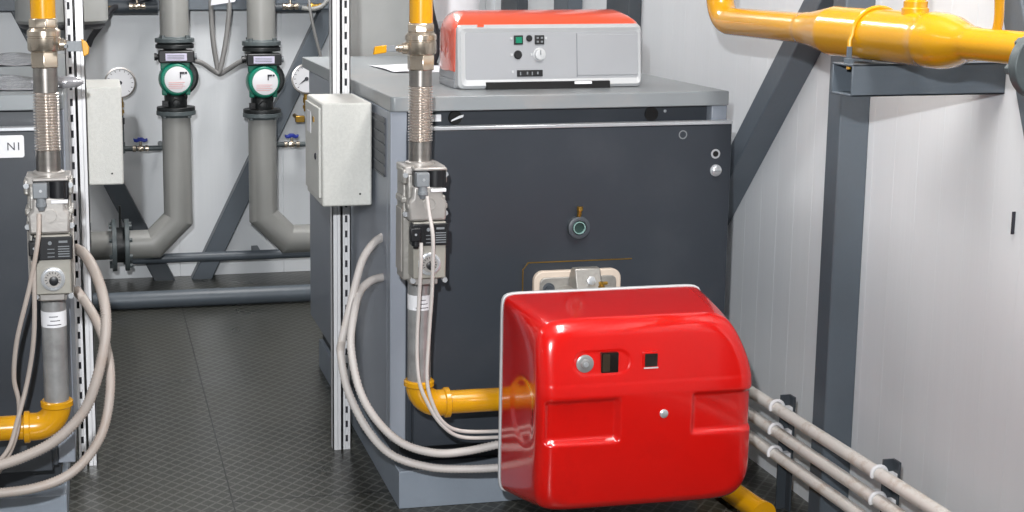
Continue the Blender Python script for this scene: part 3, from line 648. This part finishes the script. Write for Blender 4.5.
# ------------------------------------------------------------ hoses and cables
def hose(name, pts, r, mat, label, cat, group=None, ribs=True, smooth=14):
    f = (lambda i: 1.0 + (.10 if i % 2 else -.10)) if ribs else None
    o = MB().tube(pts, r, 14, smooth=smooth, rfun=f).build(name, mat, ang=80)
    return tag(o, label, cat, group)
HOSES = [
    ('corrugated_hose', [(0.7528, 3.72, 0.729), (0.7175, 3.68, 0.7188), (0.6801, 3.64, 0.6849), (0.6576, 3.62, 0.6281), (0.6378, 3.6, 0.5663), (0.6128, 3.58, 0.4837), (0.6066, 3.56, 0.4464), (0.6197, 3.53, 0.3603), (0.6641, 3.5, 0.2648), (0.7263, 3.48, 0.1973), (0.8203, 3.46, 0.1655), (0.9168, 3.44, 0.1606), (1.0132, 3.42, 0.1665), (1.1011, 3.4, 0.1812)], 0.0105, 'hose', 'pale corrugated hose by the large boiler, lower of the pair', 'hose', 'corrugated hoses by the large boiler', True, 22),
    ('corrugated_hose', [(0.7489, 3.7, 0.6203), (0.7055, 3.66, 0.6199), (0.6682, 3.62, 0.6007), (0.6412, 3.56, 0.5571), (0.626, 3.52, 0.4803), (0.6421, 3.48, 0.374), (0.6879, 3.46, 0.2924), (0.7515, 3.45, 0.2356), (0.8338, 3.44, 0.2094), (0.9136, 3.43, 0.213), (1.0122, 3.42, 0.2314), (1.0998, 3.4, 0.246)], 0.0105, 'hose', 'pale corrugated hose by the large boiler, upper of the pair', 'hose', 'corrugated hoses by the large boiler', True, 22),
    ('valve_cable', [(0.7764, 3.315, 0.9029), (0.7805, 3.31, 0.8644), (0.7885, 3.3, 0.7973), (0.794, 3.33, 0.6666), (0.7919, 3.35, 0.5481), (0.7887, 3.355, 0.4368), (0.802, 3.355, 0.374), (0.8319, 3.36, 0.3186), (0.884, 3.37, 0.2884), (0.9945, 3.38, 0.2781), (1.0929, 3.38, 0.2772)], 0.0048, 'hose', 'thin pale cable from the upper connector of the right gas valve', 'cable', 'thin cables from the gas valves', False, 8),
    ('valve_cable', [(0.7623, 3.315, 0.788), (0.7625, 3.315, 0.741), (0.7638, 3.34, 0.6406), (0.7628, 3.355, 0.5228), (0.7683, 3.355, 0.4328), (0.7891, 3.355, 0.3748), (0.8268, 3.36, 0.3137), (0.8842, 3.37, 0.2726), (0.9948, 3.38, 0.2621), (1.0933, 3.38, 0.2585)], 0.0048, 'hose', 'thin pale cable from the black connector of the right gas valve', 'cable', 'thin cables from the gas valves', False, 8),
    ('valve_cable', [(-0.1366, 3.32, 0.8884), (-0.1402, 3.3, 0.8315), (-0.1623, 3.31, 0.7248), (-0.1974, 3.33, 0.5908), (-0.2089, 3.35, 0.4941), (-0.2004, 3.36, 0.4296), (-0.2077, 3.36, 0.3586), (-0.2356, 3.36, 0.2912), (-0.2846, 3.36, 0.22)], 0.0055, 'hose2', 'thin cable from the upper connector of the left gas valve', 'cable', 'thin cables from the gas valves', False, 8),
    ('valve_cable', [(-0.1538, 3.315, 0.7776), (-0.1525, 3.31, 0.748), (-0.1583, 3.33, 0.6056), (-0.1769, 3.35, 0.4923), (-0.2058, 3.345, 0.388), (-0.2287, 3.34, 0.3224), (-0.2765, 3.34, 0.2715)], 0.0055, 'hose2', 'thin cable from the black connector of the left gas valve', 'cable', 'thin cables from the gas valves', False, 8),
    ('corrugated_hose', [(-0.0611, 3.62, 0.744), (-0.0403, 3.5, 0.7546), (-0.0193, 3.42, 0.7357), (0.0002, 3.36, 0.6897), (0.0076, 3.33, 0.6337), (0.001, 3.31, 0.5691), (-0.0223, 3.3, 0.4813), (-0.0543, 3.3, 0.4127), (-0.116, 3.3, 0.3532), (-0.1857, 3.3, 0.3187), (-0.2546, 3.3, 0.299), (-0.3134, 3.3, 0.2933)], 0.0125, 'hose2', 'thick stained hose by the left strut, upper of the pair', 'hose', 'thick stained hoses by the left strut', True, 22),
    ('corrugated_hose', [(-0.0644, 3.62, 0.6381), (-0.0448, 3.58, 0.6206), (-0.0188, 3.52, 0.5878), (0.0015, 3.46, 0.5464), (0.0138, 3.42, 0.4863), (0.0089, 3.38, 0.4109), (-0.0098, 3.36, 0.3435), (-0.0468, 3.35, 0.2869), (-0.0995, 3.34, 0.2467), (-0.1696, 3.33, 0.228), (-0.2504, 3.33, 0.2214), (-0.3189, 3.33, 0.2214)], 0.0115, 'hose2', 'thick stained hose by the left strut, lower of the pair', 'hose', 'thick stained hoses by the left strut', True, 22),
    ('pump_cable', [(0.5093, 6.36, 1.308), (0.5082, 6.36, 1.2425), (0.5148, 6.36, 1.1196), (0.5306, 6.36, 1.0047), (0.538, 6.35, 0.9699), (0.5728, 6.34, 0.9878), (0.6279, 6.31, 1.0245), (0.6657, 6.29, 1.0385)], 0.011, 'cable', 'grey cable loop running to the right green pump', 'cable', 'grey cables between the pumps', False, 8),
    ('pump_cable', [(0.5866, 6.34, 1.3081), (0.5855, 6.34, 1.2427), (0.5704, 6.34, 1.1201), (0.5457, 6.33, 1.0066), (0.532, 6.33, 0.9759), (0.5006, 6.32, 0.9947), (0.4602, 6.3, 1.023), (0.4162, 6.29, 1.0373)], 0.011, 'cable', 'grey cable loop running to the left green pump', 'cable', 'grey cables between the pumps', False, 8),
    ('black_hose', [(-0.028, 6.4, 1.0968), (-0.0097, 6.4, 1.1359), (0.0261, 6.4, 1.1835), (0.0578, 6.42, 1.2303), (0.0806, 6.46, 1.2551), (0.1251, 6.49, 1.2715), (0.2045, 6.49, 1.2887), (0.2579, 6.49, 1.3105)], 0.014, 'bcable', 'black hose curving up to the top beam behind the left strut', 'hose', None, False, 8),
    ('thin_cable', [(0.9624, 6.48, 1.3076), (0.9621, 6.45, 1.2455), (0.9798, 6.45, 1.1554), (1.0022, 6.45, 1.0646), (1.0158, 6.45, 1.01)], 0.007, 'cable', 'thin grey cable hanging down beside the diagonal brace', 'cable', None, False, 6),
    ('thin_cable', [(0.9271, 6.46, 1.2544), (0.9728, 6.46, 1.2496), (1.0187, 6.46, 1.2629), (1.0556, 6.46, 1.3032)], 0.01, 'pipe', 'short pale cable at the top beam near the right strut', 'cable', None, False, 6),
    ('black_cable', [(1.095, 4.65, 1.3489), (1.0987, 4.65, 1.3095), (1.1186, 4.66, 1.2363), (1.1259, 4.66, 1.1764), (1.1126, 4.66, 1.1299), (1.1195, 4.66, 1.1165)], 0.01, 'bcable', 'black cable hanging behind the right ball valve', 'cable', None, False, 6),
]
for nm, pts, r, mt, lab, cat, grp, ribs, sm in HOSES:
    hose(nm, pts, r, M[mt], lab, cat, grp, ribs, sm)

# ------------------------------------------------------------ circulation pumps and heating pipes
def flange_bm(mb, c, d, R_, t, nb=4, bl=.02):
    mb.lathe(c, d, [(0, R_), (t, R_)], 36)
    return mb
def pump(xc, zc, yc, label):
    T = thing('circulation_pump', label, 'pump', (xc, yc, zc - .165), 'circulation pumps')
    MB().lathe((xc, yc, zc + .125), (0, 0, 1), [(0, .084), (.016, .084), (.018, .078), (.022, .078)], 36).lathe((xc, yc, zc + .085), (0, 0, 1), [(0, .045), (.04, .05)], 28).build('upper_flange', M['cast'], T, bevel=.002)
    MB().lathe((xc, yc, zc - .147), (0, 0, 1), [(0, .084), (.016, .084)], 36).lathe((xc, yc, zc - .135), (0, 0, 1), [(0, .048), (.05, .050), (.06, .045)], 28).build('lower_flange', M['cast'], T, bevel=.002)
    MB().lathe((xc + .018, yc + .03, zc), (0, -1, 0), [(0, .045), (.01, .075), (.055, .082), (.075, .078)], 36).box(xc - .045, xc + .05, yc - .03, yc + .04, zc - .10, zc + .10).build('volute', M['cast'], T, bevel=.008)
    MB().lathe((xc, yc - .035, zc - .005), (0, -1, 0), [(0, .074), (.012, .076), (.05, .070), (.06, .066)], 36).box(xc - .062, xc - .04, yc - .07, yc - .04, zc - .075, zc - .04).box(xc + .04, xc + .06, yc - .07, yc - .04, zc - .075, zc - .04).box(xc - .066, xc + .06, yc - .07, yc - .04, zc + .035, zc + .072).build('motor_housing', M['green'], T, bevel=.004)
    fc = MB().lathe((xc + .004, yc - .094, zc - .005), (0, -1, 0), [(0, .056), (.006, .056), (.007, .053)], 36).build('face_plate', M['white'], T)
    MB().lathe((xc + .004, yc - .0945, zc - .005), (0, -1, 0), [(0, .061), (.004, .061), (.004, .0565), (0, .0565)], 36, cap=False).build('face_ring', M['green'], fc)
    MB().box(xc + .014, xc + .019, yc - .1035, yc - .1005, zc + .003, zc + .028).box(xc + .014, xc + .034, yc - .1035, yc - .1005, zc + .020, zc + .028).box(xc + .036, xc + .045, yc - .1035, yc - .1005, zc + .020, zc + .028).build('face_symbol', M['ink'], fc)
    mb = MB()
    for k in range(4): mb.box(xc - .035, xc + .035 - .01 * (k % 2), yc - .1025, yc - .1005, zc - .018 - k * .008, zc - .0165 - k * .008)
    mb.build('face_print', M['redink'], fc)
    tb = MB().prism(rrect(xc - .074, xc + .078, zc + .066, zc + .118, .008, 3), 'y', yc - .095, yc + .0).build('terminal_box', M['black'], T, bevel=.004)
    MB().box(xc - .045, xc + .046, yc - .098, yc - .094, zc + .076, zc + .107).build('box_label', M['lilac'], tb)
    mb = MB()
    for k in range(3): mb.box(xc - .038, xc + .034, yc - .0995, yc - .0975, zc + .084 + k * .007, zc + .0855 + k * .007)
    mb.build('label_print', M['dgrey'], tb)
    MB().lathe((xc - .069, yc - .04, zc + .09), (-1, 0, 0), [(0, .013), (.01, .013), (.012, .016), (.022, .016)], 16).build('cable_gland', M['black'], tb)
    MB().lathe((xc + .070, yc - .04, zc + .09), (1, 0, 0), [(0, .013), (.01, .013), (.012, .016), (.022, .014)], 16).build('cable_gland', M['dgrey'], tb)
    MB().box(xc - .062, xc - .035, yc - .06, yc - .035, zc - .128, zc - .10).box(xc - .056, xc - .042, yc - .066, yc - .058, zc - .123, zc - .112).build('plug', M['black'], T, bevel=.002)
    MB().lathe((xc, yc - .05, zc - .112), (0, -1, 0), [(0, .020), (.014, .018), (.016, .012)], 6).build('drain_plug', M['cast'], T)
    return T
def bolts_ring(par, c, axis, R_, r, h, n=4, ph=45):
    for k in range(n):
        a = math.radians(ph + 360 * k / n)
        if axis == 'z': MB().lathe((c[0] + R_ * math.cos(a), c[1] + R_ * math.sin(a), c[2]), (0, 0, 1), [(0, r), (h, r)], 6).build('flange_bolt', M['flange'], par)
        else: MB().lathe((c[0], c[1] + R_ * math.cos(a), c[2] + R_ * math.sin(a)), (1, 0, 0), [(0, r), (h, r)], 6).build('flange_bolt', M['flange'], par)
def heating(xc, zc, side, lu, ll, yy=6.30):
    r = .063
    U = thing('heating_pipe', lu, 'pipe', (xc, yy, 1.6), 'thick grey heating pipes')
    MB().lathe((xc, yy, zc + .172), (0, 0, 1), [(0, r), (2.5 - zc - .172, r)], 36).build('pipe_run', M['pipe'], U)
    fl_ = MB().lathe((xc, yy, zc + .150), (0, 0, 1), [(0, .086), (.018, .086), (.020, .070), (.026, .066)], 36).build('pipe_flange', M['flange'], U, bevel=.002)
    bolts_ring(fl_, (xc, yy, zc + .168), 'z', .074, .010, .014)
    L_ = thing('heating_pipe', ll, 'pipe', (xc, yy, .2), 'thick grey heating pipes')
    zb = .225
    c45 = .06
    pts = [(xc, yy, zc - .172), (xc, yy, zb + .11), (xc + side * .11, yy, zb), (xc + side * (.42 if side < 0 else .30), yy, zb)]
    # mitred elbow: sections cut at the bisecting planes
    P = [Vector(p) for p in pts]; n = 36; secs_ = []
    for i, p in enumerate(P):
        if i == 0: t = (P[1] - P[0]).normalized(); nn = t
        elif i == len(P) - 1: t = (P[-1] - P[-2]).normalized(); nn = t
        else:
            t = (P[i] - P[i - 1]).normalized(); t2 = (P[i + 1] - P[i]).normalized(); nn = (t + t2).normalized()
        b = Vector((0, 1, 0)); a = t.cross(b).normalized(); ring = []
        for k in range(n):
            an = 2 * PI * k / n; q = a * (r * math.cos(an)) + b * (r * math.sin(an))
            q = q - t * (q.dot(nn) / t.dot(nn)); ring.append(p + q)
        secs_.append(ring)
    # consistent ring phase : rebuild later rings by sliding the first along the path
    cur = secs_[0]; outr = [cur]
    for i in range(1, len(P)):
        t = (P[i] - P[i - 1]).normalized()
        if i < len(P) - 1: nn = (t + (P[i + 1] - P[i]).normalized()).normalized()
        else: nn = t
        cur = [v + t * ((P[i] - v).dot(nn) / t.dot(nn)) for v in cur]; outr.append(cur)
    MB().loft(outr).build('pipe_run', M['pipe'], L_, ang=20)
    fl2 = MB().lathe((xc, yy, zc - .176), (0, 0, 1), [(0, .066), (.008, .070), (.010, .086), (.028, .086)], 36).build('pipe_flange', M['flange'], L_, bevel=.002)
    bolts_ring(fl2, (xc, yy, zc - .176), 'z', .075, .010, .010)
    return L_
LA = heating(.343, .965, -1, 'thick grey vertical pipe above the left green pump', 'thick grey pipe below the left green pump, bending left near the floor')
LB = heating(.722, .948, 1, 'thick grey vertical pipe above the right green pump', 'thick grey pipe below the right green pump, bending right near the floor')
pump(.343, .965, 6.30, 'green and black circulation pump on the left grey pipe')
pump(.722, .948, 6.30, 'green and black circulation pump on the right grey pipe')
# flanges on the horizontal run near the left strut
F_ = thing('butterfly_valve', 'dark grey flanged joint on the low pipe near the left strut', 'valve', (.085, 6.30, .13), None)
for k, xx in enumerate((.050, .105)):
    f1 = MB().lathe((xx, 6.30, .225), (1, 0, 0), [(0, .115), (.020, .115)], 36).build('flange', M['flange'], F_, bevel=.002)
    bolts_ring(f1, (xx - .012 if k == 0 else xx + .018, 6.30, .225), 'x', .095, .010, .014, 8, 22)
MB().lathe((.068, 6.30, .225), (1, 0, 0), [(0, .078), (.038, .078)], 32).build('valve_disc', M['cast'], F_)
MB().cyl((.088, 6.30, .30), (.088, 6.30, .40), .006, 10).build('spindle', M['cast'], F_)
f1 = MB().lathe((-.075, 6.30, .225), (1, 0, 0), [(0, .115), (.022, .115), (.024, .08), (.03, .066)], 36)
f1 = f1.build('pipe_flange', M['flange'], bevel=.002)
bolts_ring(f1, (-.055, 6.30, .225), 'x', .095, .011, .016, 8, 22)
tag(f1, 'grey end flange of the low pipe right behind the left strut', 'flange')
# dark low pipes by the floor
tag(MB().cyl((-1.6, 6.02, .038), (1.30, 6.02, .038), .037, 28).build('floor_pipe', M['steel']), 'dark grey pipe lying along the floor in front of the back wall', 'pipe')
tag(MB().cyl((.10, 6.47, .122), (1.55, 6.47, .122), .022, 24).box(.70, .73, 6.47, BY, .11, .134).box(1.3, 1.33, 6.47, BY, .11, .134).build('low_pipe', M['steel']), 'thin dark grey pipe just above the floor pipe', 'pipe')

# ------------------------------------------------------------ small pipework with blue taps
def blue_valve(x, y, z, label):
    T = thing('drain_tap', label, 'tap', (x, y, z), 'blue handled taps')
    MB().lathe((x - .035, y, z), (1, 0, 0), [(0, .015), (.014, .015), (.015, .011), (.02, .012), (.035, .016), (.05, .012), (.055, .011), (.056, .015), (.07, .015)], 16).build('tap_body', M['nickel'], T)
    MB().cyl((x, y, z + .008), (x, y, z + .030), .006, 12).build('stem', M['nickel'], T)
    MB().prism([(x - .032, z + .046), (x - .030, z + .032), (x - .016, z + .028), (x, z + .034), (x + .016, z + .028), (x + .030, z + .032), (x + .032, z + .046), (x + .018, z + .042), (x + .010, z + .050), (x - .010, z + .050), (x - .018, z + .042)], 'y', y - .012, y + .012).build('handle', M['blue'], T, bevel=.003)
    return T
S1 = thing('small_pipe', 'short thin grey pipe with bend behind the left pump pipe', 'pipe', (.19, 6.46, .63))
MB().cyl((.108, 6.46, .632), (.29, 6.46, .632), .012, 16).cyl((.285, 6.46, .632), (.285, BY, .632), .012, 16).build('pipe_run', M['flange'], S1)
MB().lathe((.106, 6.46, .612), (0, 0, 1), [(0, .016), (.05, .016), (.052, .013), (.10, .013)], 16).build('pipe_bend', M['flange'], S1)
blue_valve(.19, 6.46, .632, 'blue handled tap left of the left grey pipe low on wall')
tag(MB().cyl((.78, 6.46, .634), (1.15, 6.46, .634), .012, 16).cyl((1.14, 6.46, .634), (1.14, BY, .634), .012, 16).build('small_pipe', M['flange']), 'short thin grey pipe right of the right pump pipe', 'pipe')
blue_valve(.875, 6.46, .634, 'blue handled tap right of the right grey pipe low on wall')
tag(MB().cyl((-.10, 6.497, 1.262), (.28, 6.497, 1.262), .030, 20).build('small_pipe', M['dsteel']), 'dark thin pipe along the top beam left of the left pump pipe', 'pipe')
tag(MB().cyl((.78, 6.507, 1.255), (1.02, 6.507, 1.255), .020, 20).build('small_pipe', M['dsteel']), 'dark thin pipe along the top beam right of the right pump pipe', 'pipe')
blue_valve(.875, 6.47, 1.262, 'blue handled tap on the top beam right of the right pipe')
blue_valve(.19, 6.45, 1.268, 'blue handled tap on the top beam left of the left pipe')
def fitting(x, z, label):
    T = MB().lathe((x - .03, 6.48, z), (1, 0, 0), [(0, .010), (.01, .016), (.022, .016), (.024, .010), (.05, .010), (.052, .014), (.064, .014)], 12).build('brass_fitting', M['brass'])
    return tag(T, label, 'fitting')
fitting(.045, 1.262, 'small brass fitting on the top pipe near the black hose')
fitting(.985, 1.262, 'small brass fitting on the top pipe above the diagonal brace')

def gauge(x, y, z, label, r=.070):
    T = thing('pressure_gauge', label, 'gauge', (x, y, z), 'pressure gauges')
    MB().lathe((x, y, z), (0, -1, 0), [(0, r - .006), (.03, r - .006), (.031, r), (.040, r), (.041, r - .006), (.034, r - .008)], 40, cap=True).build('gauge_rim', M['steelb'], T)
    dl = MB().lathe((x, y, z), (0, -1, 0), [(0, r - .008), (.036, r - .008)], 36).build('dial', M['white'], T)
    mb = MB()
    for k in range(13):
        a = math.radians(-45 + 270 * k / 12); c_, s_ = math.cos(a), math.sin(a); r0, r1 = r - .020, r - .012
        px, pz = -s_ * .0012, c_ * .0012
        mb.prism([(x + c_ * r0 - px, z + s_ * r0 - pz), (x + c_ * r1 - px, z + s_ * r1 - pz), (x + c_ * r1 + px, z + s_ * r1 + pz), (x + c_ * r0 + px, z + s_ * r0 + pz)], 'y', y - .0368, y - .036)
    mb.build('scale_marks', M['ink'], dl)
    MB().lathe((x, y - .036, z), (0, -1, 0), [(0, .009), (.003, .009)], 16).prism([(x + .003, z - .004), (x - .003, z + .004), (x - .036, z - .026)], 'y', y - .038, y - .0365).build('needle', M['ink'], dl)
    st = MB().lathe((x, y - .012, z - r + .004), (0, 0, -1), [(0, .010), (.02, .010), (.021, .014), (.045, .014), (.046, .009), (.056, .009), (.057, .015), (.072, .015), (.073, .011), (.085, .011)], 14).build('brass_stem', M['brass'], T)
    return T
gauge(.107, 6.49, .929, 'round pressure gauge with brass stem above the left junction box')
tag(MB().lathe((.106, 6.478, .71), (0, 0, 1), [(0, .013), (.03, .013), (.031, .017), (.060, .017), (.061, .012), (.072, .012)], 16).build('stop_cock', M['bcable']), 'small black stop cock below the left pressure gauge', 'valve')
gauge(.945, 6.49, .934, 'round pressure gauge half hidden behind the right junction box')
tag(MB().box(.893, .935, 6.45, 6.48, .735, .765).cyl((.91, 6.48, .75), (.91, 6.62, .75), .01, 12).build('brass_plug', M['brass'], bevel=.003), 'small square brass plug on the wall left of the right junction box', 'fitting')

# tag hanging at the top of the grey cables
tag(MB().prism([(.505, 1.272), (.512, 1.31), (.618, 1.31), (.612, 1.288)], 'y', 6.33, 6.334).build('paper_tag', M['paper']), 'small white paper tag at the top of the grey cables', 'tag')

# ------------------------------------------------------------ behind the boilers
T = thing('pressure_tank', 'light grey tank behind the left strut at the top of the picture', 'tank', (-.13, 6.15, 1.19))
MB().lathe((-.13, 6.15, 1.20), (0, 0, 1), [(0, .10), (.004, .175), (.02, .19), (.9, .19), (.93, .17), (.95, .08)], 40).build('shell', M['tank'], T)
MB().lathe((-.13, 6.15, 1.185), (0, 0, 1), [(0, .16), (.012, .178), (.022, .178)], 40).build('bottom_rim', M['bcable'], T)
T = thing('flue_motor', 'white conical housing on a black collar behind the orange hood', 'housing', (1.20, 4.75, 1.117))
MB().lathe((1.20, 4.75, 1.235), (0, 0, 1), [(0, .060), (.03, .085), (.10, .09), (.3, .09)], 32).build('white_cone', M['white'], T)
MB().lathe((1.20, 4.75, 1.185), (0, 0, 1), [(0, .045), (.02, .075), (.045, .078), (.05, .070)], 32).build('black_collar', M['bcable'], T, bevel=.002)
MB().lathe((1.20, 4.75, 1.117), (0, 0, 1), [(0, .034), (.075, .030)], 24).build('grey_neck', M['tank'], T)
# papers on the boilers
def sheet(name, pts, z, mat, label, wav=.004):
    a, b, c, d = [Vector(p) for p in pts]; n = 10; vs = []; fs = []
    for j in range(n + 1):
        for i in range(n + 1):
            u, v = i / n, j / n; p = a * (1 - u) * (1 - v) + b * u * (1 - v) + c * u * v + d * (1 - u) * v
            vs.append((p.x, p.y, z + wav * (1 + math.sin(u * 7 + v * 4)) * .5 + .001))
    for j in range(n):
        for i in range(n): q = j * (n + 1) + i; fs.append((q, q + 1, q + n + 2, q + n + 1))
    o = MB().add(vs, fs).build(name, mat); md = o.modifiers.new('t', 'SOLIDIFY'); md.thickness = .0008
    return tag(o, label, 'paper')
sheet('paper_sheet', [(.915, 4.38), (1.10, 4.35), (1.13, 4.68), (.898, 4.70)], 1.118, M['paper'], 'sheet of paper lying on top of the large boiler')
sheet('paper_sheet', [(-.40, 4.55), (-.16, 4.60), (-.16, 5.10), (-.42, 5.05)], 1.140, M['film'], 'shiny sheet lying at the back of the left boiler top', .012)
sheet('plastic_film', [(-.42, 3.72), (-.09, 3.68), (-.09, 3.98), (-.42, 4.20)], 1.141, M['film'], 'crumpled clear plastic film at the front of the left boiler top', .010)
# rolled film end sticking out over the strut side
tag(MB().lathe((-.16, 3.72, 1.157), (1, .05, 0), [(0, .006), (.02, .014), (.08, .016), (.115, .013), (.13, .004)], 18).build('rolled_film', M['film']), 'rolled shiny film end beside the left bellows connector', 'plastic film')

# ------------------------------------------------------------ right wall : big yellow pipe and its bracket
px, pz = 1.60, 1.31
Yp = thing('yellow_main_pipe', 'big yellow gas main with reducers along the right wall', 'pipe', (px, 2.8, pz))
prof = [(3.44, .035), (3.06, .035), (3.045, .0355), (3.04, .0375), (3.03, .0365), (2.97, .045), (2.915, .0535), (2.905, .055), (2.895, .0535), (2.56, .0535), (2.535, .0535), (2.53, .0555), (2.52, .0535), (2.50, .0545), (2.47, .050), (2.425, .036), (2.405, .031), (2.398, .0325), (2.390, .030), (2.17, .030)]
MB().lathe((px, 0, pz), (0, 1, 0), prof, 40).build('pipe_run', M['yellow'], Yp, ang=50)
arc = [(px, 3.44, pz)] + [(px, 3.44 + .07 * math.sin(t), pz + .07 - .07 * math.cos(t)) for t in [PI / 2 * k / 10 for k in range(11)]] + [(px, 3.51, pz + .12), (px, 3.51, 2.5)]
MB().tube(arc, .035, 28, smooth=0).build('elbow', M['yellow'], Yp)
sk = MB().lathe((px, 2.60, pz + .045), (0, 0, 1), [(0, .026), (.014, .026), (.016, .023), (.028, .023), (.030, .019), (.044, .019), (.046, .016), (.12, .016)], 28).build('top_socket', M['yellow'], Yp)
MB().tube([(px, 2.335, pz + .02), (px, 2.330, pz + .05), (px - .002, 2.325, pz + .12), (px + .02, 2.31, pz + .2)], .0085, 14).build('impulse_tube', M['yellow'], Yp)
FL = MB().lathe((px, 2.185, pz - .025), (0, 1, 0), [(0, .062), (.022, .062)], 36); bolt = FL
for k in range(6):
    a = math.radians(10 + 60 * k); bolt.lathe((px + .047 * math.cos(a), 2.207, pz - .025 + .047 * math.sin(a)), (0, 1, 0), [(0, .011), (.018, .011)], 6)
FL.build('pipe_flange', M['flange'], Yp, bevel=.002)
BK = thing('pipe_bracket', 'grey hollow steel bracket carrying the big yellow pipe', 'bracket', (1.70, 2.74, 1.185))
bx0, bx1, y0, y1, z0, z1, t = 1.528, RX, 2.700, 2.785, 1.185, 1.252, .005
MB().box(bx0, bx1, y0, y0 + t, z0, z1).box(bx0, bx1, y1 - t, y1, z0, z1).box(bx0, bx1, y0, y1, z0, z0 + t).box(bx0, bx1, y0, y1, z1 - t, z1).build('hollow_arm', M['steel'], BK, bevel=.0015)
ub = [(px - .062, 2.735, z1 - .012), (px - .062, 2.735, pz - .01)] + [(px - .0575 * math.cos(t_), 2.735, pz + .0575 * math.sin(t_)) for t_ in [PI * k / 14 for k in range(15)]] + [(px + .062, 2.735, pz - .01), (px + .062, 2.735, z1 - .012)]
UB = MB().tube(ub, .0045, 10, smooth=0).build('u_bolt', M['yellow'], BK)
MB().lathe((px - .062, 2.735, z1), (0, 0, 1), [(0, .011), (.010, .011), (.011, .006), (.035, .006)], 6).lathe((px + .062, 2.735, z1), (0, 0, 1), [(0, .011), (.010, .011)], 6).build('nut', M['steel'], UB)

# ------------------------------------------------------------ conduits low on the right wall
cx = 1.755
labs = ['topmost of the three pale conduits along the right wall', 'middle one of the three pale conduits along the right wall', 'lowest of the three pale conduits along the right wall']
ZC = (.283, .219, .156)
for z, lb in zip(ZC, labs):
    tag(MB().cyl((cx, 1.6, z + .012), (cx, 4.6, z - .002), .0160, 20).build('wall_conduit', M['wcon']), lb, 'conduit', 'pale conduits on the right wall')
def stand(y, label):
    T = thing('conduit_stand', label, 'stand', (cx + .03, y, 0), 'conduit stands')
    MB().box(cx + .017, cx + .047, y, y + .005, 0, .318).box(cx + .042, cx + .047, y - .025, y, 0, .318).build('angle_post', M['dsteel'], T)
    for z in ZC:
        z += .004
        arc = [(cx - .019 * math.cos(t_), y - .012, z + .002 + .019 * math.sin(t_)) for t_ in [PI * k / 10 - .4 for k in range(13)]]
        MB().tube(arc, .0045, 8, smooth=0).box(cx + .012, cx + .042, y - .02, y, z - .012, z + .002).build('clip', M['white'], T)
    return T
stand(3.41, 'dark angle stand with white clips close to the red burner')
stand(2.90, 'dark angle stand with white clips under the yellow pipe bracket')
tag(MB().cyl((1.655, 3.62, .036), (1.68, 3.30, .036), .031, 26).lathe((1.68, 3.30, .036), (.1, -1, 0), [(-.012, .034), (.006, .034)], 26).build('yellow_floor_pipe', M['yellow']), 'yellow pipe stub lying on the floor under the red burner', 'pipe')
